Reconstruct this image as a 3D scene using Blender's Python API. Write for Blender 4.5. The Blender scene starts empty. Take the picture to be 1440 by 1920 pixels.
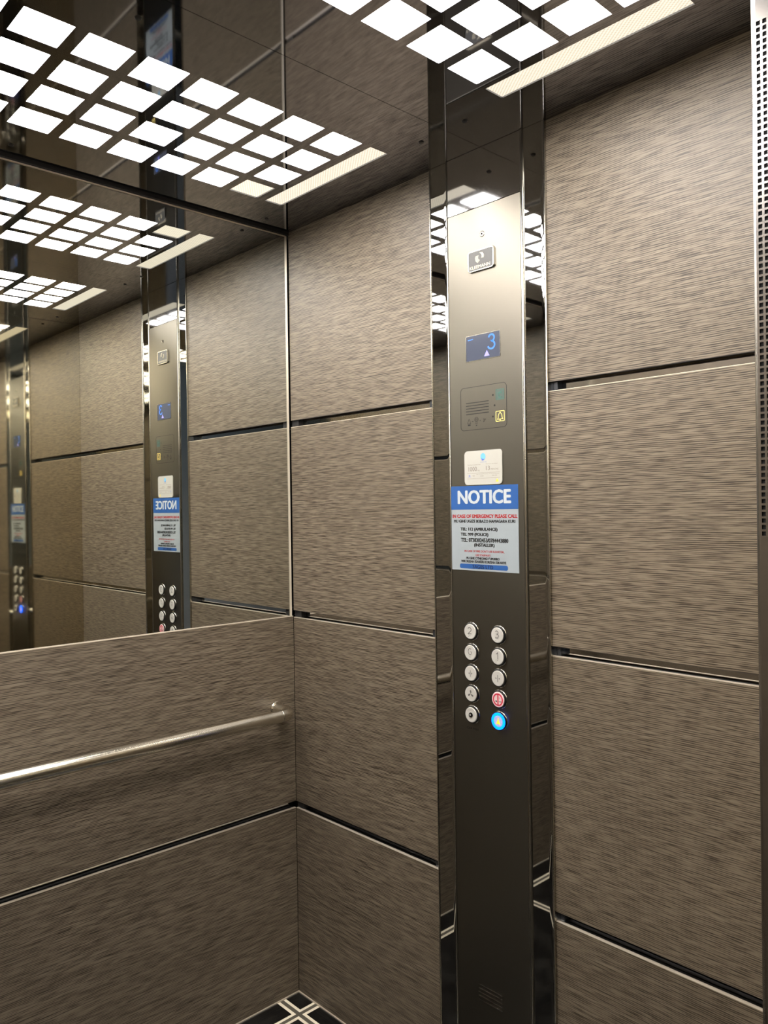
import bpy, bmesh, math, random
from mathutils import Vector, Matrix
PI = math.pi
sc = bpy.context.scene
COL = sc.collection
random.seed(4)

# ------------------------------------------------------------------ camera
F, YAW, PIT, ROL, CX, CY, CZ = 1489.6864, 0.7544, -0.0047, -0.0142, -1.3821, -1.8599, 1.4002
fw = Vector((math.sin(YAW)*math.cos(PIT), math.cos(YAW)*math.cos(PIT), math.sin(PIT)))
rt = Vector((math.cos(YAW), -math.sin(YAW), 0)); up = rt.cross(fw)
r2 = math.cos(ROL)*rt + math.sin(ROL)*up; u2 = math.cos(ROL)*up - math.sin(ROL)*rt
cam_d = bpy.data.cameras.new('camera'); cam = bpy.data.objects.new('camera', cam_d); COL.objects.link(cam)
cam.matrix_world = Matrix(((r2.x, u2.x, -fw.x, CX), (r2.y, u2.y, -fw.y, CY), (r2.z, u2.z, -fw.z, CZ), (0, 0, 0, 1)))
cam_d.sensor_fit = 'HORIZONTAL'; cam_d.sensor_width = 36; cam_d.lens = F/1440*36; cam_d.clip_start = 0.02
sc.camera = cam

# ------------------------------------------------------------------ world, exposure, light levels
w_ = bpy.data.worlds.new('world'); sc.world = w_; w_.use_nodes = True
w_.node_tree.nodes['Background'].inputs[0].default_value = (0.6, 0.65, 0.75, 1)
w_.node_tree.nodes['Background'].inputs[1].default_value = 0.02
sc.view_settings.view_transform = 'Standard'; sc.view_settings.look = 'None'
sc.view_settings.gamma = 1; sc.view_settings.use_curve_mapping = False
sc.view_settings.exposure = 0.08
TILE_E, STRIP_E, DIM_E = 30.0, 0.88, 1.0
TILE_C, STRIP_C = (1.0, 0.95, 0.91), (1.0, 0.90, 0.72)
ll = bpy.data.lights.new('landing_fill_light', 'AREA'); ll.energy = 6.0; ll.size = 0.7; ll.color = (0.72, 0.86, 1.0)  # unseen lamp, added to give the landing a cool tone in reflections
lo_ = bpy.data.objects.new('landing_fill_light', ll); COL.objects.link(lo_); lo_.location = (-0.9, -2.5, 2.55)
sc.cycles.max_bounces = 14; sc.cycles.glossy_bounces = 12; sc.cycles.diffuse_bounces = 5
sc.cycles.sample_clamp_indirect = 6; sc.cycles.blur_glossy = 0.4
sc.cycles.use_denoising = True

# ------------------------------------------------------------------ materials
class NT:
    def __init__(s, name):
        s.m = bpy.data.materials.new(name); s.m.use_nodes = True; s.t = s.m.node_tree; s.n = s.t.nodes
        s.b = s.n['Principled BSDF']
    def add(s, typ, **k):
        n = s.n.new(typ)
        for a, v in k.items():
            if a.startswith('i_'): n.inputs[a[2:].replace('_', ' ')].default_value = v
            else: setattr(n, a, v)
        return n
    def link(s, a, b): s.t.links.new(a, b)
    def math(s, op, a, b=None, c=None, clamp=False):
        n = s.n.new('ShaderNodeMath'); n.operation = op; n.use_clamp = clamp
        for i, v in enumerate((a, b, c)):
            if v is None: continue
            if isinstance(v, (int, float)): n.inputs[i].default_value = v
            else: s.link(v, n.inputs[i])
        return n.outputs[0]
def plain(name, col, rough=0.5, metal=0.0, emit=None, es=0.0, aniso=0.0, tangent=None, spec=0.5, noise=0.0, nscale=(1, 1, 1)):
    m = NT(name); b = m.b
    b.inputs['Base Color'].default_value = (*col, 1); b.inputs['Roughness'].default_value = rough
    b.inputs['Metallic'].default_value = metal; b.inputs['Specular IOR Level'].default_value = spec
    if emit: b.inputs['Emission Color'].default_value = (*emit, 1); b.inputs['Emission Strength'].default_value = es
    if aniso:
        b.inputs['Anisotropic'].default_value = aniso
        c = m.add('ShaderNodeCombineXYZ')
        for i in range(3): c.inputs[i].default_value = tangent[i]
        m.link(c.outputs[0], b.inputs['Tangent'])
    if noise:
        tc = m.add('ShaderNodeTexCoord'); mp = m.add('ShaderNodeMapping'); mp.inputs['Scale'].default_value = nscale
        no = m.add('ShaderNodeTexNoise'); no.inputs['Scale'].default_value = 1.0; no.inputs['Detail'].default_value = 3
        m.link(tc.outputs['Object'], mp.inputs['Vector']); m.link(mp.outputs[0], no.inputs['Vector'])
        r = m.math('MULTIPLY_ADD', m.math('SUBTRACT', no.outputs[0], 0.5), noise, rough, clamp=True)
        m.link(r, b.inputs['Roughness'])
    return m.m

def wood_mat(name, seed=0.0):
    m = NT(name); b = m.b
    g = m.add('ShaderNodeNewGeometry'); sp = m.add('ShaderNodeSeparateXYZ'); m.link(g.outputs['Position'], sp.inputs[0])
    s = m.math('ADD', sp.outputs[0], sp.outputs[1]); z = sp.outputs[2]
    oi = m.add('ShaderNodeObjectInfo')
    off = m.math('MULTIPLY', oi.outputs['Random'], 37.0)
    def vec(ks, kz, warp=None):
        zz = m.math('MULTIPLY', z if warp is None else m.math('ADD', z, warp), kz)
        c = m.add('ShaderNodeCombineXYZ'); m.link(m.math('MULTIPLY', s, ks), c.inputs[0]); m.link(zz, c.inputs[1]); m.link(off, c.inputs[2])
        return c.outputs[0]
    def noise(v, det=2, rough=0.5):
        n = m.add('ShaderNodeTexNoise'); n.inputs['Scale'].default_value = 1; n.inputs['Detail'].default_value = det; n.inputs['Roughness'].default_value = rough
        m.link(v, n.inputs['Vector']); return n.outputs[0]
    wv = m.math('MULTIPLY', m.math('SUBTRACT', noise(vec(4, 8), 2), 0.5), 0.003)
    nd = noise(vec(24, 470, wv), 2, 0.5)       # pores: short dark dashes
    row = m.math('SINE', m.math('ADD', m.math('MULTIPLY', m.math('ADD', z, wv), 1780), m.math('MULTIPLY', noise(vec(3, 30), 1), 8.0)))
    n1 = m.math('ADD', m.math('MULTIPLY_ADD', row, 0.14, 0.0), nd)   # set in fairly even rows
    n2 = noise(vec(7, 260, wv), 2, 0.55)        # broader streaks
    n3 = noise(vec(1.5, 5), 2)                 # large tone drift
    def ramp(v, stops):
        r = m.add('ShaderNodeValToRGB'); e = r.color_ramp.elements
        while len(e) < len(stops): e.new(0.5)
        for q, (p, c) in zip(e, stops): q.position = p; q.color = (*c, 1) if len(c) == 3 else c
        m.link(v, r.inputs[0]); return r.outputs[0]
    base = ramp(n2, [(0.28, (0.128, 0.101, 0.070)), (0.5, (0.155, 0.125, 0.088)), (0.74, (0.184, 0.152, 0.110))])
    dash = ramp(n1, [(0.32, (0.13, 0.105, 0.09)), (0.43, (0.56, 0.53, 0.50)), (0.51, (1.0, 1.0, 1.0)), (0.66, (1.20, 1.20, 1.20))])
    mx = m.add('ShaderNodeMix', data_type='RGBA', blend_type='MULTIPLY'); mx.inputs[0].default_value = 0.9
    m.link(base, mx.inputs[6]); m.link(dash, mx.inputs[7])
    tone = m.math('MULTIPLY_ADD', n3, 0.3, 0.84)
    m2 = m.add('ShaderNodeVectorMath', operation='SCALE'); m.link(mx.outputs[2], m2.inputs[0]); m.link(tone, m2.inputs['Scale'])
    m.link(m2.outputs[0], b.inputs['Base Color'])
    bp = m.add('ShaderNodeBump'); bp.inputs['Strength'].default_value = 0.35; bp.inputs['Distance'].default_value = 0.0006
    m.link(n1, bp.inputs['Height']); m.link(bp.outputs[0], b.inputs['Normal'])
    b.inputs['Roughness'].default_value = 0.46; b.inputs['Specular IOR Level'].default_value = 0.45
    return m.m
WOOD = wood_mat('wood_veneer')
EDGE = plain('board_edge_cream', (0.72, 0.64, 0.52), 0.35, 0.5)
DARK = plain('dark_cavity', (0.012, 0.011, 0.011), 0.7)
BLACKP = plain('black_plastic', (0.008, 0.008, 0.008), 0.35)
POL = plain('polished_steel', (0.46, 0.46, 0.45), 0.02, 1.0)
RECESS = plain('recess_steel', (0.60, 0.59, 0.57), 0.06, 1.0)
TRIM = plain('satin_trim', (0.50, 0.475, 0.42), 0.20, 1.0)
BRUSH = plain('brushed_steel', (0.150, 0.138, 0.115), 0.30, 1.0, aniso=0.85, tangent=(0, 0, 1), noise=0.03, nscale=(0.6, 2, 260))
TOPP = plain('upper_plate_steel', (0.55, 0.55, 0.56), 0.06, 1.0)
FRONT = plain('front_wall_steel', (0.68, 0.62, 0.48), 0.045, 1.0, noise=0.03, nscale=(400, 400, 3))
JAMB = plain('jamb_steel', (0.38, 0.36, 0.34), 0.24, 1.0)
RAIL = plain('rail_steel', (0.74, 0.70, 0.61), 0.20, 1.0)
MIRR = plain('mirror_glass', (0.80, 0.81, 0.77), 0.004, 1.0)
CEIL = plain('black_mirror_ceiling', (0.32, 0.325, 0.36), 0.035, 1.0)
FRAME = plain('ceiling_gap_black', (0.01, 0.01, 0.012), 0.4)
PLASTER = plain('landing_plaster', (0.42, 0.44, 0.46), 0.8, noise=0.05, nscale=(30, 30, 30))
SILVER = plain('button_silver', (0.68, 0.66, 0.61), 0.40, 0.35)
ENGR = plain('engraved_grey', (0.17, 0.16, 0.15), 0.5, 0.3)
BRAILLE = plain('braille_bright', (0.95, 0.93, 0.88), 0.25, 0.6)
RED = plain('button_red', (0.55, 0.02, 0.05), 0.35)
PINK = plain('button_pale_pink', (0.75, 0.55, 0.55), 0.35)
BLACKT = plain('print_black', (0.008, 0.008, 0.009), 0.45)
REDT = plain('print_red', (0.34, 0.012, 0.015), 0.45)
BLUET = plain('print_blue', (0.020, 0.085, 0.27), 0.4)
PAPER = plain('notice_paper', (0.28, 0.315, 0.33), 0.45)
PLATEW = plain('plate_white', (0.44, 0.43, 0.38), 0.3)
GREYT = plain('print_grey', (0.22, 0.19, 0.16), 0.5)
LGREY = plain('print_light_grey', (0.45, 0.42, 0.38), 0.5)
SKYB = plain('emblem_light_blue', (0.16, 0.45, 0.68), 0.35)
INDIGO = plain('emblem_indigo', (0.10, 0.16, 0.50), 0.35)
YEL = plain('print_yellow', (0.85, 0.62, 0.06), 0.4)
YELSYM = plain('yellow_symbol', (0.85, 0.66, 0.20), 0.4, emit=(1, 0.75, 0.2), es=0.35)
GREENSYM = plain('green_symbol', (0.035, 0.13, 0.10), 0.45)
GREENPALE = plain('green_field', (0.065, 0.095, 0.08), 0.5)
BADGE = plain('badge_grey', (0.085, 0.084, 0.08), 0.5, 0.0)
BADGEL = plain('badge_light', (0.62, 0.56, 0.42), 0.4, 0.2)
LCD = plain('display_glass', (0.045, 0.05, 0.07), 0.12, 0.0, emit=(0.40, 0.46, 0.62), es=0.13)
LCDON = plain('display_lit_blue', (0.02, 0.08, 0.3), 0.4, emit=(0.04, 0.24, 0.95), es=1.0)
LCDVIO = plain('display_lit_violet', (0.1, 0.08, 0.3), 0.4, emit=(0.35, 0.33, 1.0), es=1.3)
CYAN = plain('lit_cyan_ring', (0, 0.1, 0.2), 0.4, emit=(0.0, 0.085, 1.0), es=6.5)
LILAC = plain('lit_button_centre', (0.3, 0.3, 0.5), 0.4, emit=(0.33, 0.33, 0.62), es=0.6)
AMBER = plain('lit_amber', (0.5, 0.3, 0.02), 0.4, emit=(1.0, 0.62, 0.04), es=1.0)
GLASSB = plain('lens_black', (0.01, 0.01, 0.01), 0.05)

def light_mat(name, col, e, ribs):
    m = NT(name)
    m.b.inputs['Base Color'].default_value = (0.25, 0.25, 0.24, 1); m.b.inputs['Roughness'].default_value = 0.25
    m.b.inputs['Emission Color'].default_value = (*col, 1)
    if ribs:
        g = m.add('ShaderNodeNewGeometry'); sp = m.add('ShaderNodeSeparateXYZ'); m.link(g.outputs['Position'], sp.inputs[0])
        a = m.math('SINE', m.math('MULTIPLY', m.math('ADD', sp.outputs[0], m.math('MULTIPLY', sp.outputs[1], -0.75)), 900))
        c = m.math('SINE', m.math('MULTIPLY', m.math('ADD', sp.outputs[0], m.math('MULTIPLY', sp.outputs[1], 0.9)), 900))
        v = m.math('ADD', m.math('MULTIPLY', a, 0.20 * ribs), m.math('MULTIPLY_ADD', c, 0.12 * ribs, 1.0))
        m.link(m.math('MULTIPLY', v, e), m.b.inputs['Emission Strength'])
    else: m.b.inputs['Emission Strength'].default_value = e
    return m.m
TILE = light_mat('diffuser_tile', TILE_C, TILE_E, 0)
TILED = light_mat('diffuser_tile_dim', STRIP_C, DIM_E, 0.8)
STRIP = light_mat('diffuser_strip', STRIP_C, STRIP_E, 1)

def floor_mat():
    m = NT('black_stone_floor'); b = m.b
    g = m.add('ShaderNodeNewGeometry'); sp = m.add('ShaderNodeSeparateXYZ'); m.link(g.outputs['Position'], sp.inputs[0])
    def bands(v, a0, g0, g1, b1, per):
        q = m.math('MODULO', m.math('MULTIPLY', v, -1.0), per)     # distance from the wall inside one slab pitch
        def inside(lo, hi): return m.math('MULTIPLY', m.math('GREATER_THAN', q, lo), m.math('LESS_THAN', q, hi))
        return inside(a0, g0), inside(g0, g1), inside(g1, b1)
    xa, xg, xb = bands(sp.outputs[0], 0.0485, 0.0571, 0.0689, 0.0780, 0.85)
    ya, yg, yb = bands(sp.outputs[1], 0.0695, 0.0783, 0.0898, 0.0990, 0.85)
    cream = m.math('MAXIMUM', m.math('MAXIMUM', xa, xb), m.math('MAXIMUM', ya, yb))
    gap = m.math('MAXIMUM', xg, yg)
    def noise(scale, det):
        n = m.add('ShaderNodeTexNoise'); n.inputs['Scale'].default_value = scale; n.inputs['Detail'].default_value = det
        m.link(g.outputs['Position'], n.inputs['Vector']); return n.outputs[0]
    r = m.add('ShaderNodeValToRGB'); e = r.color_ramp.elements
    e[0].position = 0.45; e[0].color = (0.006, 0.006, 0.006, 1); e[1].position = 0.8; e[1].color = (0.028, 0.027, 0.024, 1)
    m.link(noise(14, 5), r.inputs[0])
    mx = m.add('ShaderNodeMix', data_type='RGBA'); m.link(cream, mx.inputs[0]); m.link(r.outputs[0], mx.inputs[6]); mx.inputs[7].default_value = (0.80, 0.72, 0.56, 1)
    m3 = m.add('ShaderNodeMix', data_type='RGBA'); m.link(gap, m3.inputs[0]); m.link(mx.outputs[2], m3.inputs[6]); m3.inputs[7].default_value = (0.10, 0.09, 0.07, 1)
    m.link(m3.outputs[2], b.inputs['Base Color']); b.inputs['Roughness'].default_value = 0.08
    return m.m
FLOOR = floor_mat()

# ------------------------------------------------------------------ mesh helpers (world coordinates in, object built around its parent)
def tag(o, label=None, cat=None, group=None, kind=None):
    for k, v in (('label', label), ('category', cat), ('group', group), ('kind', kind)):
        if v: o[k] = v
    return o
def wloc(o):
    v = Vector((0, 0, 0))
    while o: v += o.location; o = o.parent
    return v
def empty(name, loc, parent=None):
    o = bpy.data.objects.new(name, None); COL.objects.link(o); o.empty_display_size = 0.05
    o.location = Vector(loc) - (wloc(parent) if parent else Vector((0, 0, 0)))
    if parent: o.parent = parent
    return o
def obj(name, bm, mats, parent=None, smooth=False, origin=None):
    base = wloc(parent) if parent else Vector((0, 0, 0))
    if origin is None: origin = base
    origin = Vector(origin)
    bmesh.ops.translate(bm, verts=bm.verts, vec=-origin)
    bmesh.ops.recalc_face_normals(bm, faces=bm.faces)
    me = bpy.data.meshes.new(name); bm.to_mesh(me); bm.free()
    for mt in (mats if isinstance(mats, (list, tuple)) else [mats]): me.materials.append(mt)
    if smooth:
        for p in me.polygons: p.use_smooth = True
        try: me.set_sharp_from_angle(angle=math.radians(40))
        except Exception: pass
    o = bpy.data.objects.new(name, me); COL.objects.link(o); o.location = origin - base
    if parent: o.parent = parent
    return o
def box(bm, x, y, z, bev=0.0, seg=2, mi=0):
    r = bmesh.ops.create_cube(bm, size=1.0); vs = r['verts']
    for v in vs:
        v.co = Vector(((x[0]+x[1])/2 + v.co.x*(x[1]-x[0]), (y[0]+y[1])/2 + v.co.y*(y[1]-y[0]), (z[0]+z[1])/2 + v.co.z*(z[1]-z[0])))
    fs = list({f for v in vs for f in v.link_faces})
    for f in fs: f.material_index = mi
    if bev:
        es = list({e for v in vs for e in v.link_edges})
        bmesh.ops.bevel(bm, geom=es, offset=bev, segments=seg, profile=0.5, affect='EDGES')
    return fs
def P(u, v, w, x0=0.0): return Vector((x0 - w, -u, v))     # wall frame: u to the right, v up, w out of the right-hand wall
def prism(bm, pts, w0, w1, bev=0.0, seg=2, x0=0.0, mi=0, face=None):
    a = [bm.verts.new(P(u, v, w0, x0)) for u, v in pts]; b = [bm.verts.new(P(u, v, w1, x0)) for u, v in pts]
    n = len(pts)
    top = bm.faces.new(b); bm.faces.new(a[::-1])
    fs = [top]
    for i in range(n): fs.append(bm.faces.new((a[i], a[(i+1) % n], b[(i+1) % n], b[i])))
    for f in fs: f.material_index = mi
    if bev: bmesh.ops.bevel(bm, geom=list(top.edges), offset=bev, segments=seg, profile=0.5, affect='EDGES')
def rrect(u0, u1, v0, v1, r, n=5):
    out = []
    for cx, cy, a in ((u1-r, v1-r, 0), (u0+r, v1-r, 90), (u0+r, v0+r, 180), (u1-r, v0+r, 270)):
        for i in range(n+1):
            t = math.radians(a + 90*i/n); out.append((cx + r*math.cos(t), cy + r*math.sin(t)))
    return out
def disc(cu, cv, r, n=40, rv=None): return [(cu + r*math.cos(2*PI*i/n), cv + (rv or r)*math.sin(2*PI*i/n)) for i in range(n)]
def ring(bm, cu, cv, r0, r1, w0, w1, n=40, x0=0.0):
    q = [[bm.verts.new(P(cu + r*math.cos(2*PI*i/n), cv + r*math.sin(2*PI*i/n), w, x0)) for i in range(n)] for r, w in ((r0, w0), (r0, w1), (r1, w1), (r1, w0))]
    for i in range(n):
        j = (i+1) % n
        for k in range(4): bm.faces.new((q[k][i], q[k][j], q[(k+1) % 4][j], q[(k+1) % 4][i]))
def lathe(bm, cu, cv, prof, n=40, x0=0.0):
    rows = []
    for r, w in prof:
        rows.append([bm.verts.new(P(cu, cv, w, x0))] if r < 1e-6 else [bm.verts.new(P(cu + r*math.cos(2*PI*i/n), cv + r*math.sin(2*PI*i/n), w, x0)) for i in range(n)])
    for a, b in zip(rows, rows[1:]):
        for i in range(n):
            j = (i+1) % n
            if len(b) == 1: bm.faces.new((a[i], a[j], b[0]))
            elif len(a) == 1: bm.faces.new((a[0], b[j], b[i]))
            else: bm.faces.new((a[i], a[j], b[j], b[i]))
def stroke(bm, pts, wd, w0, w1, closed=False, x0=0.0):
    n = len(pts); L = []; R = []
    for i in range(n):
        p = Vector(pts[i]); a = Vector(pts[(i-1) % n]) if (closed or i > 0) else None; b = Vector(pts[(i+1) % n]) if (closed or i < n-1) else None
        d1 = (p-a).normalized() if a is not None else None; d2 = (b-p).normalized() if b is not None else None
        if d1 is None: d1 = d2
        if d2 is None: d2 = d1
        t = (d1+d2); t = t.normalized() if t.length > 1e-6 else d1
        nn = Vector((-t.y, t.x)); k = 1/max(0.35, nn.dot(Vector((-d1.y, d1.x))))
        L.append(p + nn*wd/2*k); R.append(p - nn*wd/2*k)
    V = [[bm.verts.new(P(q.x, q.y, w, x0)) for q in S] for S in (L, R) for w in (w0, w1)]   # L0 L1 R0 R1
    for i in range(n if closed else n-1):
        j = (i+1) % n
        bm.faces.new((V[1][i], V[1][j], V[3][j], V[3][i])); bm.faces.new((V[0][i], V[2][i], V[2][j], V[0][j]))
        bm.faces.new((V[0][i], V[0][j], V[1][j], V[1][i])); bm.faces.new((V[2][i], V[3][i], V[3][j], V[2][j]))
    if not closed:
        for i in (0, n-1): bm.faces.new((V[0][i], V[1][i], V[3][i], V[2][i]))
def arc(cu, cv, r, a0, a1, n=12, rv=None): return [(cu + r*math.cos(math.radians(a0+(a1-a0)*i/n)), cv + (rv or r)*math.sin(math.radians(a0+(a1-a0)*i/n))) for i in range(n+1)]
def tube(bm, pts, r, n=24, cap=True):
    rings = []; prev = None
    for i, p in enumerate(pts):
        p = Vector(p); d = (Vector(pts[min(i+1, len(pts)-1)]) - Vector(pts[max(i-1, 0)])).normalized()
        a = (Vector((0, 0, 1)) - d*d.z).normalized(); b = d.cross(a)
        rings.append([bm.verts.new(p + a*r*math.cos(2*PI*k/n) + b*r*math.sin(2*PI*k/n)) for k in range(n)])
    for A, B in zip(rings, rings[1:]):
        for k in range(n): bm.faces.new((A[k], A[(k+1) % n], B[(k+1) % n], B[k]))
    if cap: bm.faces.new(rings[0][::-1]); bm.faces.new(rings[-1])
def text(name, s, u0, u1, v0, v1, w, mat, parent, bold=0.0, depth=0.0002, x0=0.0, origin=None):
    """lettering fitted to the rectangle u0..u1, v0..v1 of the right-hand wall"""
    c = bpy.data.curves.new(name, 'FONT'); c.body = s; c.size = 1; c.resolution_u = 3
    t = bpy.data.objects.new('t', c); me = bpy.data.meshes.new_from_object(t); bpy.data.objects.remove(t)
    bm = bmesh.new(); bm.from_mesh(me); bpy.data.meshes.remove(me)
    xs = [v.co.x for v in bm.verts]; ys = [v.co.y for v in bm.verts]
    ax, bx, ay, by = min(xs), max(xs), min(ys), max(ys)
    for v in bm.verts:
        v.co = P(u0 + (v.co.x-ax)/(bx-ax)*(u1-u0), v0 + (v.co.y-ay)/(by-ay)*(v1-v0), w + depth, x0)
    if bold:                                                  # heavier weight: the same outline laid over itself a hair apart
        src = list(bm.faces); d = bold*(v1-v0)*0.9
        for q, (dy, dz) in enumerate(((d, 0), (-d, 0), (0, d*0.6), (0, -d*0.6), (d*0.7, d*0.4), (-d*0.7, -d*0.4), (d*0.7, -d*0.4), (-d*0.7, d*0.4))):
            g = bmesh.ops.duplicate(bm, geom=src); vs = [e for e in g['geom'] if isinstance(e, bmesh.types.BMVert)]
            bmesh.ops.translate(bm, verts=vs, vec=(-0.000015*(q+1), dy, dz))
    o = obj(name, bm, mat, parent, origin=origin)
    return o

# ------------------------------------------------------------------ the car: shell
H = 2.2; XL = -1.56; YF = -1.479; XJ = -0.428; XO = -1.33
Z = [(0.004, 0.5365), (0.5560, 1.0890), (1.1085, 1.6385), (1.6572, 2.1998)]      # four rows of boards
BD = 0.022                                                                     # depth of the grooves between boards
bm = bmesh.new(); box(bm, (-2.6, 1.0), (-3.3, 0.12), (-0.08, 0.0)); tag(obj('floor', bm, FLOOR), kind='structure')
bm = bmesh.new(); box(bm, (XL-0.10, 0.10), (YF-0.001, 0.10), (H+0.012, H+0.06)); ceil = tag(obj('ceiling', bm, FRAME), kind='structure')
TX = [(-0.2140 - i*0.1052 - 0.0815, -0.2140 - i*0.1052) for i in range(11)]     # light openings across the car
SX = [(-0.1885, -0.1370), (-1.4230, -1.3715)]
def TY(y0, pitch): return [(y0 - j*pitch - 0.0805, y0 - j*pitch) for j in range(4)]
CT = 0.003
def slab(name, y0, y1, ty):
    """polished ceiling sheet with square light openings cut through it"""
    xs = sorted({XL, 0.0} | {v for q in TX+SX for v in q}); ys = sorted({y0, y1} | {v for q in ty for v in q})
    ya, yb = min(q[0] for q in ty), max(q[1] for q in ty)
    bm = bmesh.new(); G = [[[bm.verts.new((x, y, z)) for y in ys] for x in xs] for z in (H, H+CT)]
    def hole(i, j):
        x = (xs[i]+xs[i+1])/2; y = (ys[j]+ys[j+1])/2
        return (any(a < x < b for a, b in TX) and any(a < y < b for a, b in ty)) or (any(a < x < b for a, b in SX) and ya < y < yb)
    nx, ny = len(xs)-1, len(ys)-1
    for i in range(nx):
        for j in range(ny):
            if hole(i, j): continue
            c = ((i, j), (i+1, j), (i+1, j+1), (i, j+1))
            bm.faces.new([G[0][a][b] for a, b in c]); bm.faces.new([G[1][a][b] for a, b in c])
            for k, (di, dj) in enumerate(((0, -1), (1, 0), (0, 1), (-1, 0))):
                p, q = c[k], c[(k+1) % 4]; ii, jj = i+di, j+dj
                if not (0 <= ii < nx and 0 <= jj < ny) or hole(ii, jj): bm.faces.new((G[0][p[0]][p[1]], G[0][q[0]][q[1]], G[1][q[0]][q[1]], G[1][p[0]][p[1]]))
    bmesh.ops.delete(bm, geom=[v for v in bm.verts if not v.link_faces], context='VERTS')
    return obj(name, bm, CEIL, ceil)
TY1, TY2 = TY(-0.157, 0.1085), TY(-0.8895, 0.1030)
slab('ceiling_panel', -0.7244, -0.010, TY1); slab('ceiling_panel', YF+0.002, -0.7256, TY2)
for x, y in ((-0.122, -0.655), (-0.122, -0.780), (-0.112, -0.054), (-0.122, -1.40), (-1.44, -0.655), (-1.44, -0.780), (-1.44, -0.054), (-0.78, -0.054), (-0.78, -0.655), (-0.78, -0.780)):
    bm = bmesh.new(); bmesh.ops.create_cone(bm, cap_ends=True, segments=20, radius1=0.0045, radius2=0.0062, depth=0.0022, matrix=Matrix.Translation((x, y, H-0.0011)))
    bmesh.ops.create_cone(bm, cap_ends=True, segments=6, radius1=0.002, radius2=0.002, depth=0.003, matrix=Matrix.Translation((x, y, H-0.0012)))
    obj('ceiling_screw', bm, BLACKP, ceil, smooth=True)

def board(parent, axis, lo, hi, z0, z1):
    """wood-faced board; lo..hi along the wall, its face on the wall's inner plane, cream lip along the top, dark one along the bottom"""
    bm = bmesh.new(); t = 0.008; c = 0.0013 if z1 < 2 else 0.0
    for (za, zb, mi, out) in ((z0+0.0004, z1-c, 0, 0.0), (z1-c, z1, 1, 0.0), (z0, z0+0.0004, 2, 0.0)):  # bottom strip painted dark for the unlit underside
        if zb - za < 1e-6: continue
        if mi == 0:                                           # black fill as shade of the void behind the face board, short of the grooves
            xr, zr = (t, BD-0.001), (z0+0.004, z1-0.004 if z1 < 2 else z1)
            if axis == 'R': box(bm, xr, (lo, hi), zr, mi=2)
            if axis == 'L': box(bm, (XL-xr[1], XL-xr[0]), (lo, hi), zr, mi=2)
            if axis == 'B': box(bm, (lo, hi), xr, zr, mi=2)
        if axis == 'R': box(bm, (0.0, t), (lo, hi), (za, zb), mi=mi)
        if axis == 'L': box(bm, (XL-t, XL), (lo, hi), (za, zb), mi=mi)
        if axis == 'B': box(bm, (lo, hi), (0.0, t), (za, zb), mi=mi)
    return obj('wood_panel', bm, [WOOD, EDGE, DARK], parent)
UL, UR = 0.5685, 0.8915                                                         # the control column's outer edges along the right-hand wall
bm = bmesh.new(); box(bm, (BD, 0.10), (YF, 0.10), (0, H+0.01)); wr = tag(obj('wall_right', bm, RECESS), kind='structure')
for z0, z1 in Z:
    board(wr, 'R', -UL+0.0022, -0.0015, z0, z1); board(wr, 'R', YF+0.001, -UR-0.0038, z0, z1)
bm = bmesh.new()
for z in (Z[0][1], Z[1][1], Z[2][1]):
    box(bm, (0.006, BD), (-0.030, 0.0), (z+0.0005, z+0.0185))
obj('corner_filler', bm, DARK, wr)
for z in (Z[0][1], Z[1][1], Z[2][1]):
    for y in (-UL+0.001, -UR-0.020):
        bm = bmesh.new(); box(bm, (0.006, BD), (y, y+0.009), (z+0.001, z+0.0183)); box(bm, (0.006, BD), (y+0.010, y+0.019), (z+0.001, z+0.0183))
        obj('panel_clip', bm, plain('clip_steel', (0.12, 0.13, 0.15), 0.25, 0.8), wr)
bm = bmesh.new(); box(bm, (XL-0.10, XL-BD), (YF, 0.10), (0, H+0.01)); wl = tag(obj('wall_left', bm, RECESS), kind='structure')
for z0, z1 in Z: board(wl, 'L', YF+0.001, -0.0015, z0, z1)
bm = bmesh.new(); box(bm, (XL-BD, BD), (BD, 0.10), (0, H+0.01)); wb = tag(obj('wall_back', bm, RECESS), kind='structure')
for z0, z1 in Z[:2]: board(wb, 'B', XL+0.001, -0.0006, z0, z1 + (0.003 if z1 > 1 else 0))
bm = bmesh.new(); box(bm, (XL, 0.0), (-0.004, 0.02), (2.1925, 2.2115)); obj('gap_shade', bm, DARK, wb)  # dark strip put in as the shade of the gap over the mirror
bm = bmesh.new(); box(bm, (XL, 0.0), (0.0, 0.006), (0.0, 0.0035)); box(bm, (0.0, 0.006), (-UL, 0.0), (0.0, 0.0035)); box(bm, (0.0, 0.006), (YF, -UR), (0.0, 0.0035))
box(bm, (XL, 0.0), (-0.003, 0.0), (0.0, 0.003)); box(bm, (-0.003, 0.0), (-UL, -0.003), (0.0, 0.003)); box(bm, (-0.003, 0.0), (YF, -UR), (0.0, 0.003))
tag(obj('trim_1', bm, EDGE), kind='structure')

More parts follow.
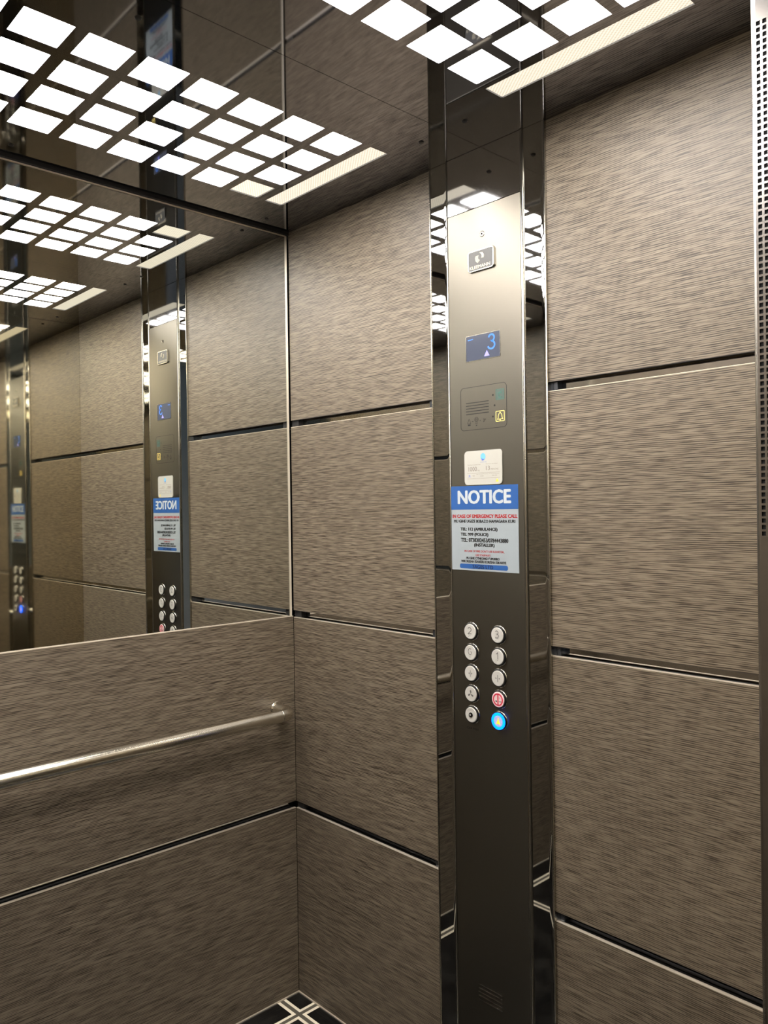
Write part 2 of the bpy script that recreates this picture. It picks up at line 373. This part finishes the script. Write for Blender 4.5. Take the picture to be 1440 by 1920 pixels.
# front wall with the open doorway, rounded steel return beside it
bm = bmesh.new(); r = 0.007
prof = [(1.0, YF), (XJ+r, YF)] + [(XJ + r - r*math.sin(math.radians(a)), YF - r + r*math.cos(math.radians(a))) for a in (15, 30, 45, 60, 75)] + [(XJ, YF-r), (XJ, YF-0.10), (1.0, YF-0.10)]
lo = [bm.verts.new((x, y, 0)) for x, y in prof]; hi = [bm.verts.new((x, y, 2.1)) for x, y in prof]
bm.faces.new(lo); bm.faces.new(hi[::-1])
for i in range(len(prof)):
    j = (i+1) % len(prof); f = bm.faces.new((lo[i], lo[j], hi[j], hi[i])); f.material_index = 0 if i == 0 else 1
box(bm, (-2.6, XO), (YF-0.10, YF), (0, 2.1)); box(bm, (-2.6, 1.0), (YF-0.10, YF), (2.1, 2.6))
tag(obj('wall_front', bm, [FRONT, JAMB]), kind='structure')
# landing behind the camera
bm = bmesh.new(); box(bm, (-2.6, 1.0), (-3.3, -3.2), (0, 2.6)); tag(obj('wall_landing_back', bm, PLASTER), kind='structure')
bm = bmesh.new(); box(bm, (-2.7, -2.6), (-3.3, YF), (0, 2.6)); tag(obj('wall_landing_left', bm, PLASTER), kind='structure')
bm = bmesh.new(); box(bm, (1.0, 1.1), (-3.3, YF), (0, 2.6)); tag(obj('wall_landing_right', bm, PLASTER), kind='structure')
bm = bmesh.new(); box(bm, (-2.7, 1.1), (-3.3, YF), (2.6, 2.7)); tag(obj('ceiling_landing', bm, PLASTER), kind='structure')

# ------------------------------------------------------------------ mirror
t = tag(empty('mirror', (-0.78, 0.0, 1.092)), 'full-width wall mirror above the wood panelling, reaching the dark ceiling', 'mirror')
bm = bmesh.new(); box(bm, (XL+0.004, -0.0045), (0.007, 0.012), (1.0925, 2.190)); obj('mirror_pane', bm, MIRR, t)
bm = bmesh.new(); box(bm, (-0.0046, -0.0037), (0.002, 0.012), (1.0925, 2.190)); box(bm, (XL+0.0028, XL+0.004), (0.004, 0.012), (1.0925, 2.190)); box(bm, (XL+0.0045, -0.0045), (0.004, 0.012), (2.190, 2.192))
obj('edge_strip', bm, EDGE, t)

# ------------------------------------------------------------------ handrail
RR = 0.0176; RZ = 0.835; RY = -0.080; XE = -0.065; K = 0.042
t = tag(empty('handrail', (-0.78, 0.0, RZ)), 'round steel handrail with bent ends fixed to the wood panel below the mirror', 'handrail')
bm = bmesh.new(); tube(bm, [(-0.107 - i*(1.56-0.107*2)/12, RY, RZ) for i in range(13)], RR, 40); obj('rail', bm, RAIL, t, smooth=True)
for s, xe in ((1, XE), (-1, XL-XE)):
    pts = [(xe - s*K + s*K*math.sin(math.radians(a)), RY + K - K*math.cos(math.radians(a)), RZ) for a in range(0, 91, 9)] + [(xe, -0.020, RZ), (xe, 0.0, RZ)]
    bm = bmesh.new(); tube(bm, pts, RR*0.985, 40); e = obj('end_bend', bm, RAIL, t, smooth=True)
    bm = bmesh.new(); lo_, hi_ = -0.0045, -0.0001
    q = [[bm.verts.new((xe + rr*math.cos(2*PI*k/36), yy, RZ + rr*math.sin(2*PI*k/36))) for k in range(36)] for rr, yy in ((RR+0.0035, hi_), (RR+0.0035, lo_+0.001), (RR+0.0025, lo_), (RR*0.95, lo_))]
    for A, B in zip(q, q[1:]):
        for k in range(36): bm.faces.new((A[k], A[(k+1) % 36], B[(k+1) % 36], B[k]))
    obj('wall_collar', bm, RAIL, e, smooth=True)
    bm = bmesh.new(); xs = xe - s*K
    q = [[bm.verts.new((xx, RY + rr*math.cos(2*PI*k/36), RZ + rr*math.sin(2*PI*k/36))) for k in range(36)] for rr, xx in ((RR, xs-0.0008), (RR+0.0004, xs-0.0003), (RR+0.0004, xs+0.0003), (RR, xs+0.0008))]
    for A, B in zip(q, q[1:]):
        for k in range(36): bm.faces.new((A[k], A[(k+1) % 36], B[(k+1) % 36], B[k]))
    obj('weld_ring', bm, TRIM, e, smooth=True)

# ------------------------------------------------------------------ ceiling lights
def ceiling_light(label, ty):
    t = tag(empty('ceiling_light', (-0.78, (ty[0][1]+ty[3][0])/2, H+CT)), label, 'ceiling light', 'tiled light panels in the ceiling')
    for xa, xb in SX:
        bm = bmesh.new(); box(bm, (xa-0.001, xb+0.001), (ty[3][0]-0.001, ty[0][1]+0.001), (H+CT, H+CT+0.002)); obj('light_strip', bm, STRIP, t)
    for i, (xa, xb) in enumerate(TX):
        for j, (ya, yb) in enumerate(ty):
            bm = bmesh.new(); box(bm, (xa-0.001, xb+0.001), (ya-0.001, yb+0.001), (H+CT, H+CT+0.002))
            obj('light_tile', bm, TILED if (i in (0, 10) and j == 0 and ty is TY1) else TILE, t)
ceiling_light('grid of white light tiles with ribbed end strip in the ceiling, next to the mirror', TY1)
ceiling_light('grid of white light tiles with ribbed end strip in the ceiling, nearer the doorway', TY2)

# ------------------------------------------------------------------ control column on the right-hand wall
cop = tag(empty('control_panel', P(0.73, 0.0, 0.0)), 'tall steel lift control column with round buttons, display and intercom between wood panels', 'control panel')
def flank(a, b):
    bm = bmesh.new(); W = b-a; pr = [(0, -0.015), (0, 0.0025), (0.0004, 0.0036), (0.0014, 0.0040)]
    n = 18
    for i in range(n+1):
        q = i/n; pr.append((W-0.0095 + 0.0085*q, 0.0040 - 0.00035*q*q))
    pr += [(W-0.0004, 0.0029), (W, 0.0008), (W, -0.015)]
    q = [[bm.verts.new(P(a+u, z, w)) for u, w in pr] for z in (0.0, H-0.0005)]
    for i in range(len(pr)-1): bm.faces.new((q[0][i], q[0][i+1], q[1][i+1], q[1][i]))
    bm.faces.new(q[0]); bm.faces.new(q[1][::-1])
    return obj('side_strip', bm, POL, cop)
flank(UL, 0.6212); flank(0.8388, UR)
def vbar(name, a, b, w1, mat, parent=cop):
    bm = bmesh.new(); prism(bm, [(a, 0.0), (b, 0.0), (b, H-0.0005), (a, H-0.0005)], -0.015, w1, 0.0018, 3); return obj(name, bm, mat, parent, smooth=True)
vbar('edge_trim', 0.6214, 0.6250, 0.0085, TRIM); vbar('edge_trim', 0.8330, 0.8386, 0.0085, TRIM)
vbar('edge_trim', UL-0.0018, UL+0.0004, 0.0062, TRIM); vbar('edge_trim', UR-0.0004, UR+0.0034, 0.0062, TRIM)
bm = bmesh.new(); prism(bm, [(0.6252, 2.0700), (0.8328, 2.0700), (0.8328, H-0.0005), (0.6252, H-0.0005)], -0.015, 0.0062, 0.0006, 2); obj('top_plate', bm, TOPP, cop)
W0 = 0.0075
bm = bmesh.new(); prism(bm, [(0.6262, 0.0), (0.8320, 0.0), (0.8320, 2.0685), (0.6262, 2.0685)], -0.015, W0, 0.0008, 2); face = obj('faceplate', bm, BRUSH, cop)
# lens
bm = bmesh.new(); lathe(bm, 0.7279, 2.006, [(0.0062, W0), (0.0062, W0+0.0008), (0.0052, W0+0.0014), (0.0044, W0+0.0006), (0.0, W0+0.0006)]); o = obj('key_socket', bm, TRIM, cop, smooth=True)
bm = bmesh.new(); prism(bm, disc(0.7274, 2.0065, 0.0026, 20), W0+0.0006, W0+0.0012); obj('keyhole', bm, GLASSB, o)
# brand badge
bm = bmesh.new(); prism(bm, rrect(0.6893, 0.7625, 1.9262, 1.9724, 0.005), W0, W0+0.0045, 0.0012, 3); badge = obj('brand_badge', bm, TRIM, cop)
bm = bmesh.new(); prism(bm, rrect(0.6915, 0.7600, 1.9284, 1.9702, 0.0035), W0+0.0045, W0+0.0048); obj('badge_field', bm, BADGE, badge)
bm = bmesh.new()
for k in range(4):
    o_ = k*0.0026
    # two opposed bundles of curved bars
    stroke(bm, [(0.7245+o_*0.9, 1.9645-o_*0.1), (0.7292+o_*0.75, 1.9610-o_*0.25), (0.7306+o_*0.7, 1.9558), (0.7294+o_*0.7, 1.9520-o_*0.05)], 0.0009, W0+0.0048, W0+0.0052)
    stroke(bm, [(0.7137+o_*0.9, 1.9590+o_*0.05), (0.7115+o_*0.9, 1.9545+o_*0.02), (0.7130+o_*0.9, 1.9485+o_*0.15), (0.7185+o_*0.75, 1.9430+o_*0.6)], 0.0009, W0+0.0048, W0+0.0052)
obj('badge_emblem', bm, BADGEL, badge)
text('badge_lettering', 'KLEEMANN', 0.6952, 0.7535, 1.9312, 1.9380, W0+0.0050, BADGEL, badge, bold=0.012)
# display
bm = bmesh.new(); ring_pts = rrect(0.6768, 0.7746, 1.7284, 1.7852, 0.0015); stroke(bm, ring_pts, 0.0012, W0, W0+0.0006, closed=True)
disp = obj('display', bm, TRIM, cop)
bm = bmesh.new(); prism(bm, rrect(0.6776, 0.7738, 1.7292, 1.7844, 0.0012), W0-0.001, W0+0.0003); obj('display_glass', bm, LCD, disp)
bm = bmesh.new(); DW = (W0+0.0003, W0+0.0008)
stroke(bm, arc(0.7505, 1.7722, 0.0078, 165, -78, 14, 0.0076) + arc(0.7500, 1.7567, 0.0095, 78, -165, 16, 0.0084), 0.0036, *DW); obj('floor_digit', bm, LCDON, disp)
bm = bmesh.new(); prism(bm, [(0.7296, 1.7342), (0.7446, 1.7342), (0.7371, 1.7468)], *DW); obj('direction_arrow', bm, LCDVIO, disp)
bm = bmesh.new(); stroke(bm, [(0.6834, 1.7762), (0.6976, 1.7768)], 0.0018, *DW); obj('status_dash', bm, LCDON, disp)
# intercom
bm = bmesh.new(); ic = rrect(0.6585, 0.7898, 1.5737, 1.6700, 0.009, 6); stroke(bm, ic, 0.0011, W0, W0+0.0003, closed=True)
icom = obj('intercom', bm, BLACKT, cop)
for k in range(5):
    v = 1.6347 - k*0.00628
    bm = bmesh.new(); prism(bm, rrect(0.6742, 0.7404, v-0.00085, v+0.00085, 0.0008, 3), W0, W0+0.0003); obj('speaker_slot', bm, BLACKP, icom)
for u, v in ((0.7524, 1.646), (0.7567, 1.6227), (0.7518, 1.5985)):
    bm = bmesh.new(); prism(bm, disc(u, v, 0.0021, 20), W0, W0+0.0003); obj('pilot_hole', bm, BLACKP, icom)
bm = bmesh.new(); prism(bm, rrect(0.7608, 0.7830, 1.6345, 1.6567, 0.0015), W0, W0+0.0002); g_ = obj('call_field', bm, GREENPALE, icom)
bm = bmesh.new(); stroke(bm, rrect(0.7608, 0.7830, 1.6345, 1.6567, 0.0015), 0.001, W0+0.0002, W0+0.0004, closed=True)
stroke(bm, arc(0.7735, 1.6440, 0.0050, 30, 300, 10), 0.0016, W0+0.0002, W0+0.0004); stroke(bm, [(0.7650, 1.6480), (0.7700, 1.6500), (0.7790, 1.6530)], 0.0012, W0+0.0002, W0+0.0004); stroke(bm, [(0.7660, 1.6380), (0.7780, 1.6385)], 0.001, W0+0.0002, W0+0.0004)
tag(obj('call_symbol', bm, GREENSYM, icom), 'green printed call symbol')
bm = bmesh.new(); stroke(bm, rrect(0.7602, 0.7833, 1.5870, 1.6090, 0.002), 0.0014, W0, W0+0.0005, closed=True)
bell = [(0.7645, 1.5915), (0.7662, 1.5940), (0.7668, 1.5990), (0.7685, 1.6030), (0.7703, 1.6045), (0.7710, 1.6062), (0.7725, 1.6062), (0.7732, 1.6045), (0.7750, 1.6030), (0.7767, 1.5990), (0.7773, 1.5940), (0.7790, 1.5915)]
stroke(bm, bell, 0.0012, W0, W0+0.0005, closed=True); prism(bm, disc(0.7717, 1.5898, 0.0014, 10), W0, W0+0.0005)
tag(obj('alarm_symbol', bm, YELSYM, icom), 'yellow bell symbol in a square')
bm = bmesh.new(); D2 = (W0, W0+0.0003)
stroke(bm, [(0.6785, 1.5885), (0.6800, 1.5925), (0.6815, 1.5968), (0.6830, 1.5985), (0.6845, 1.5968), (0.6860, 1.5925), (0.6878, 1.5885)], 0.0007, *D2, closed=True)
prism(bm, [(0.6795, 1.5838), (0.6870, 1.5838), (0.6870, 1.5868), (0.6795, 1.5868)], *D2)
stroke(bm, [(0.6910, 1.5925), (0.6950, 1.5927)], 0.0007, *D2); prism(bm, [(0.6940, 1.5915), (0.6940, 1.5939), (0.6958, 1.5927)], *D2)
ring(bm, 0.7045, 1.5965, 0.0046, 0.0054, *D2); ring(bm, 0.7045, 1.5965, 0.0026, 0.0032, *D2); prism(bm, disc(0.7045, 1.5965, 0.0008, 10), *D2)
stroke(bm, [(0.7025, 1.5910), (0.7025, 1.5865), (0.7065, 1.5865), (0.7065, 1.5910)], 0.0006, *D2); prism(bm, [(0.7030, 1.5822), (0.7062, 1.5822), (0.7062, 1.5840), (0.7030, 1.5840)], *D2)
stroke(bm, [(0.7130, 1.5927), (0.7168, 1.5929)], 0.0007, *D2); prism(bm, [(0.7158, 1.5917), (0.7158, 1.5941), (0.7176, 1.5929)], *D2)
stroke(bm, arc(0.7210, 1.5930, 0.0050, -50, 50, 6), 0.0007, *D2); stroke(bm, arc(0.7245, 1.5930, 0.0040, -60, 60, 6), 0.0007, *D2); stroke(bm, [(0.7285, 1.5945), (0.7320, 1.5950)], 0.0012, *D2)
obj('instruction_symbols', bm, BLACKT, icom)
# push buttons
BU = (0.6814, 0.7596); BV = (1.1185, 1.0708, 1.0238, 0.9772, 0.9298)
def button(col, row, label):
    cu, cv = BU[col], BV[row]
    bm = bmesh.new(); lathe(bm, cu, cv, [(0.0176, W0), (0.0176, W0+0.0040), (0.0168, W0+0.0046), (0.0150, W0+0.0046), (0.0150, W0+0.002), (0.0, W0+0.002)])
    b = obj('push_button', bm, BLACKP, cop, smooth=True, origin=P(cu, cv, W0)); tag(b, label)
    bm = bmesh.new(); lathe(bm, cu, cv, [(0.0177, W0), (0.0177, W0+0.0006), (0.0184, W0+0.0012), (0.0190, W0+0.0006), (0.0192, W0)]); obj('bezel_ring', bm, TRIM, b, smooth=True)
    return b, cu, cv
def cap(b, cu, cv, mat, r=0.0153, name='button_cap'):
    bm = bmesh.new(); h = W0+0.0062
    lathe(bm, cu, cv, [(r, W0+0.003), (r, h-0.0012), (r-0.0004, h-0.0004), (r-0.0014, h), (r-0.0030, h-0.0003), (r*0.5, h-0.0004), (0.0, h-0.0004)])
    obj(name, bm, mat, b, smooth=True); return h-0.0004
def dots(bm, pts, w):
    for u, v in pts: lathe(bm, u, v, [(0.0009, w), (0.0007, w+0.0006), (0.0, w+0.0008)], 10)
braille = {'2': [(0, 2), (0, 1)], '3': [(0, 2), (1, 2)], '1': [(0, 2)], 'G': [(0, 2), (1, 2), (0, 1), (1, 1)]}
for col, row, s in ((0, 0, '2'), (1, 0, '3'), (0, 1, 'G'), (1, 1, '1')):
    b, cu, cv = button(col, row, 'silver floor button engraved %s with raised dots' % s); h = cap(b, cu, cv, SILVER)
    wd = {'1': 0.0030, '2': 0.0052, '3': 0.0050, 'G': 0.0052}[s]
    if s == '1':
        bm = bmesh.new(); stroke(bm, [(cu-0.0030, cv+0.0052), (cu+0.0010, cv+0.0085), (cu+0.0010, cv-0.0045)], 0.0014, h, h+0.0003)
    elif s == '2':
        bm = bmesh.new(); stroke(bm, arc(cu-0.0006, cv+0.0042, 0.0042, 160, -35, 10) + [(cu-0.0046, cv-0.0045), (cu+0.0042, cv-0.0045)], 0.0014, h, h+0.0003)
    elif s == '3':
        bm = bmesh.new(); stroke(bm, arc(cu-0.0008, cv+0.0050, 0.0036, 150, -80, 10) + arc(cu-0.0008, cv-0.0014, 0.0042, 80, -150, 10), 0.0014, h, h+0.0003)
    else:
        bm = bmesh.new(); stroke(bm, arc(cu-0.0004, cv+0.0020, 0.0044, 50, 350, 14, 0.0064) + [(cu+0.0040, cv+0.0020), (cu+0.0008, cv+0.0020)], 0.0012, h, h+0.0003)
    obj('engraved_character', bm, ENGR, b)
    bm = bmesh.new(); num = [(-0.0035, -0.0066), (-0.0035, -0.0104)] if s != 'G' else []
    dots(bm, [(cu+a, cv+c) for a, c in num] + [(cu + (0.0002 if s != 'G' else -0.0014) + i*0.0026, cv - 0.0066 - (2-j)*0.0022) for i, j in braille[s]], h); obj('braille_dots', bm, BRAILLE, b, smooth=True)
for col, lab, d in ((0, 'silver door-open button with outward arrows', 1), (1, 'silver door-close button with inward arrows', -1)):
    b, cu, cv = button(col, 2, lab); h = cap(b, cu, cv, SILVER)
    bm = bmesh.new(); stroke(bm, [(cu, cv+0.0065), (cu, cv-0.0070)], 0.0011, h, h+0.0003)
    for s in (-1, 1):
        c0 = cu + s*(0.0022 if d > 0 else 0.0052); c1 = cu + s*(0.0054 if d > 0 else 0.0022)
        prism(bm, [(c0, cv+0.0018), (c0, cv-0.0018), (c1, cv)], h, h+0.0003)
    obj('engraved_arrows', bm, ENGR, b)
b, cu, cv = button(0, 3, 'silver fan button with engraved three-blade fan'); h = cap(b, cu, cv, SILVER)
bm = bmesh.new()
for k in range(3):
    a = math.radians(90 + 120*k); c, s = math.cos(a), math.sin(a)
    loc = [(0.0008, -0.0006), (0.0035, -0.0020), (0.0072, -0.0016), (0.0078, 0.0010), (0.0060, 0.0022), (0.0030, 0.0012), (0.0008, 0.0006)]
    prism(bm, [(cu + x*c - y*s, cv + x*s + y*c) for x, y in loc], h, h+0.0003)
obj('fan_symbol', bm, ENGR, b)
b, cu, cv = button(0, 4, 'silver key switch with a dark lock barrel'); h = cap(b, cu, cv, SILVER)
bm = bmesh.new(); lathe(bm, cu, cv, [(0.0050, h), (0.0050, h+0.0014), (0.0042, h+0.0020), (0.0, h+0.0020)], 28); lk = obj('lock_barrel', bm, GLASSB, b, smooth=True)
bm = bmesh.new(); prism(bm, rrect(cu-0.0016, cu+0.0006, cv-0.0012, cv+0.0022, 0.0006, 3), h+0.0020, h+0.0024); obj('key_slot', bm, BRAILLE, b)
b, cu, cv = button(1, 3, 'pale pink no-smoking button with red ring and bar'); h = cap(b, cu, cv, PINK)
bm = bmesh.new(); ring(bm, cu, cv, 0.0098, 0.0124, h, h+0.0004, 40); stroke(bm, [(cu, cv+0.0102), (cu, cv-0.0102)], 0.0026, h, h+0.0004); obj('prohibition_ring', bm, RED, b)
bm = bmesh.new(); prism(bm, [(cu-0.0070, cv-0.0020), (cu-0.0048, cv-0.0032), (cu-0.0035, cv-0.0012), (cu-0.0022, cv-0.0048), (cu-0.0052, cv-0.0052)], h, h+0.0003)
stroke(bm, [(cu+0.0030, cv-0.0020), (cu+0.0078, cv-0.0020), (cu+0.0078, cv-0.0040), (cu+0.0030, cv-0.0040)], 0.0005, h, h+0.0003, closed=True); stroke(bm, [(cu+0.0035, cv+0.0062), (cu+0.0035, cv+0.0010)], 0.0005, h, h+0.0003)
obj('cigarette_symbol', bm, BLACKT, b)
b, cu, cv = button(1, 4, 'alarm button with a glowing blue ring and yellow bell'); h = cap(b, cu, cv, LILAC, 0.0112)
bm = bmesh.new(); ring(bm, cu, cv, 0.0114, 0.0165, W0+0.0046, h+0.0006, 48); obj('lit_ring', bm, CYAN, b)
bm = bmesh.new(); prism(bm, [(cu-0.0052, cv-0.0058), (cu+0.0052, cv-0.0058), (cu+0.0030, cv-0.0010), (cu+0.0012, cv+0.0030), (cu+0.0008, cv+0.0070), (cu-0.0008, cv+0.0070), (cu-0.0012, cv+0.0030), (cu-0.0030, cv-0.0010)], h, h+0.0004); obj('bell_symbol', bm, AMBER, b)
for b in [c for c in cop.children if c.name.startswith('push_button')]:
    for o in [b] + list(b.children):
        for v in o.data.vertices: v.co.y *= 1.11; v.co.z *= 1.11
text('key_switch_lettering', 'CAR PREF.', 0.6644, 0.7005, 0.8955, 0.9000, W0, BLACKT, cop)
for k in range(5):
    v = 0.3205 - k*0.0085
    bm = bmesh.new(); prism(bm, rrect(0.6885, 0.7558, v-0.0011, v+0.0011, 0.001, 3), W0, W0+0.0003); o = obj('lower_slot', bm, TRIM, cop)

# ------------------------------------------------------------------ rating plate and notice
W1 = W0 + 0.0002
pl = tag(empty('rating_plate', P(0.7227, 1.4498, W1)), 'small white rounded load plate reading 1000 kg and 13 persons, above the blue notice', 'plate')
bm = bmesh.new(); prism(bm, rrect(0.6690, 0.7764, 1.4498, 1.5262, 0.008, 6), W1, W1+0.0018, 0.0007, 2); obj('plate_body', bm, PLATEW, pl)
T = W1+0.0018
bm = bmesh.new(); prism(bm, arc(0.7235, 1.5120, 0.0072, -60, 250, 22, 0.0078), T, T+0.0002); em = obj('emblem', bm, SKYB, pl)
bm = bmesh.new(); prism(bm, [(0.7180, 1.5105), (0.7205, 1.5075), (0.7262, 1.5062), (0.7285, 1.5085), (0.7262, 1.5040), (0.7205, 1.5028), (0.7196, 1.5060)], T+0.0002, T+0.0003); obj('emblem_crescent', bm, INDIGO, em)  # indigo crescent printed on the lower emblem
text('plate_lettering', 'SAGES LTD', 0.7155, 0.7335, 1.4990, 1.5010, T, INDIGO, pl)
text('plate_lettering', 'Maximum nominal load', 0.6785, 0.7155, 1.4938, 1.4962, T, GREYT, pl)
text('plate_lettering', 'Maximum passengers', 0.7315, 0.7650, 1.4942, 1.4966, T, GREYT, pl)
text('load_figure', '1000', 0.6812, 0.7055, 1.4805, 1.4905, T, GREYT, pl, bold=0.004)
text('plate_lettering', 'kg', 0.7078, 0.7135, 1.4798, 1.4840, T, GREYT, pl)
text('person_figure', '13', 0.7315, 0.7425, 1.4812, 1.4910, T, GREYT, pl, bold=0.004)
text('plate_lettering', 'PERSONS', 0.7455, 0.7665, 1.4815, 1.4850, T, GREYT, pl)
bm = bmesh.new()
for v in (1.4758, 1.4638): stroke(bm, [(0.6770, v), (0.7705, v+0.0005)], 0.0005, T, T+0.0002)
obj('ruled_lines', bm, GREYT, pl)
text('plate_lettering', 'Year of manufacturing', 0.7030, 0.7365, 1.4722, 1.4742, T, GREYT, pl)
text('plate_lettering', '2020', 0.7150, 0.7245, 1.4680, 1.4702, T, GREYT, pl)
text('plate_lettering', 'Tel. of maintenance', 0.7390, 0.7690, 1.4726, 1.4746, T, GREYT, pl)
text('plate_lettering', '788 028', 0.7480, 0.7620, 1.4684, 1.4706, T, GREYT, pl)
text('plate_lettering', 'CE', 0.6930, 0.6985, 1.4688, 1.4718, T, GREYT, pl)
bm = bmesh.new(); ring(bm, 0.6835, 1.4708, 0.0012, 0.0020, T, T+0.0002, 16); stroke(bm, [(0.6790, 1.4678), (0.6885, 1.4680)], 0.0006, T, T+0.0002); obj('maker_mark', bm, INDIGO, pl)
text('plate_lettering', 'In case of emergency', 0.7040, 0.7415, 1.4590, 1.4612, T, LGREY, pl)
text('plate_lettering', 'please press the alarm button', 0.6970, 0.7490, 1.4543, 1.4567, T, LGREY, pl)
bm = bmesh.new(); prism(bm, [(0.7585, 1.4550), (0.7670, 1.4550), (0.7655, 1.4585), (0.7628, 1.4622), (0.7600, 1.4585)], T, T+0.0002); obj('warning_bell', bm, YEL, pl)

nt = tag(empty('notice_sign', P(0.7225, 1.2565, W1)), 'grey paper notice headed NOTICE in a blue band, listing emergency numbers above the buttons', 'sign')
bm = bmesh.new(); prism(bm, [(0.6262, 1.2568), (0.8180, 1.2565), (0.8180, 1.4478), (0.6262, 1.4480)], W1, W1+0.0005); obj('paper_sheet', bm, PAPER, nt)
T = W1+0.0005
bm = bmesh.new(); prism(bm, [(0.6262, 1.3945), (0.8180, 1.3948), (0.8180, 1.4478), (0.6262, 1.4480)], T, T+0.0002); obj('header_band', bm, BLUET, nt)
PW = plain('print_white', (0.42, 0.46, 0.48), 0.45)
text('heading', 'NOTICE', 0.6480, 0.7975, 1.4080, 1.4372, T+0.0002, PW, nt, bold=0.07)
def nline(s, a, b, y0, y1, mat, bold=0.05):      # positions measured on the sheet, 0..1 across and down
    text('text_line', s, 0.6262 + a*0.1918, 0.6262 + b*0.1918, 1.4480 - y1*0.1915, 1.4480 - y0*0.1915, T, mat, nt, bold=bold*1.6)
nline('IN CASE OF EMERGENCY PLEASE CALL', 0.022, 0.985, 0.338, 0.378, REDT)
nline('MU GIHE UGIZE IKIBAZO HAMAGARA KURI', 0.042, 0.955, 0.400, 0.434, BLACKT)
nline('TEL: 112 (AMBULANCE)', 0.145, 0.700, 0.493, 0.538, BLACKT)
nline('TEL: 999 (POLICE)', 0.148, 0.565, 0.555, 0.600, BLACKT)
nline('TEL: 0738302453/0784443880', 0.150, 0.852, 0.617, 0.662, BLACKT)
nline('(INSTALLER)', 0.352, 0.655, 0.678, 0.723, BLACKT)
nline("IN CASE OF FIRE DON'T USE ELEVATOR,", 0.203, 0.795, 0.757, 0.785, REDT, 0.02)
nline('USE STAIRWAY.', 0.370, 0.600, 0.803, 0.828, REDT, 0.02)
nline("MU GIHE CY'INKONGI Y'UMURIRO", 0.230, 0.725, 0.838, 0.866, BLACKT)
nline('WIKORESHA ESANSERI KORESHA ESIKARIYE', 0.148, 0.820, 0.878, 0.906, BLACKT)
bm = bmesh.new(); prism(bm, rrect(0.6262+0.125*0.1918, 0.6262+0.845*0.1918, 1.4480-0.978*0.1915, 1.4480-0.922*0.1915, 0.0045, 6), T, T+0.0002); obj('footer_band', bm, BLUET, nt)
NAVY = plain('print_navy', (0.008, 0.015, 0.06), 0.45)
text('footer_lettering', 'SAGES LTD', 0.6262+0.325*0.1918, 0.6262+0.630*0.1918, 1.4480-0.972*0.1915, 1.4480-0.930*0.1915, T+0.0002, NAVY, nt, bold=0.03)

# ------------------------------------------------------------------ perforated vent on the doorway jamb
vg = tag(empty('vent_grille', (XJ, -1.507, 1.3)), 'tall perforated steel vent strip with small square holes on the doorway jamb', 'vent grille')
bm = bmesh.new(); U0, V0, pu, pv, nu, nv = 1.4879, 1.362, 0.0071, 0.00757, 5, 79
hu, hv = 0.0044, 0.0050; xs = []; zs = []
xs = [U0-0.0015]; zs = [V0-0.003]
for i in range(nu): xs += [U0 + i*pu, U0 + i*pu + hu]
for j in range(nv): zs += [V0 + j*pv, V0 + j*pv + hv]
xs.append(xs[-1]+0.003); zs.append(zs[-1]+0.003)
G = [[[bm.verts.new(P(u, v, w, XJ)) for v in zs] for u in xs] for w in (0.0004, 0.0022)]
def hole(i, j): return i % 2 == 1 and j % 2 == 1 and 0 < i < len(xs)-2 and 0 < j < len(zs)-2
for i in range(len(xs)-1):
    for j in range(len(zs)-1):
        c = ((i, j), (i+1, j), (i+1, j+1), (i, j+1))
        if hole(i, j):
            for a in range(4):
                p, q = c[a], c[(a+1) % 4]; bm.faces.new((G[0][p[0]][p[1]], G[0][q[0]][q[1]], G[1][q[0]][q[1]], G[1][p[0]][p[1]]))
        else:
            bm.faces.new([G[1][a][b_] for a, b_ in c]); bm.faces.new([G[0][a][b_] for a, b_ in c][::-1])
for i in range(len(xs)-1):
    for j in (0, len(zs)-1): bm.faces.new((G[0][i][j], G[0][i+1][j], G[1][i+1][j], G[1][i][j]))
for j in range(len(zs)-1):
    for i in (0, len(xs)-1): bm.faces.new((G[0][i][j], G[0][i][j+1], G[1][i][j+1], G[1][i][j]))
obj('perforated_plate', bm, JAMB, vg)
bm = bmesh.new(); prism(bm, [(xs[0]+0.0005, zs[0]+0.0005), (xs[-1]-0.0005, zs[0]+0.0005), (xs[-1]-0.0005, zs[-1]-0.0005), (xs[0]+0.0005, zs[-1]-0.0005)], 0.0001, 0.0003, x0=XJ); obj('hollow_shade', bm, DARK, vg)  # black sheet standing in for the dark hollow behind the holes
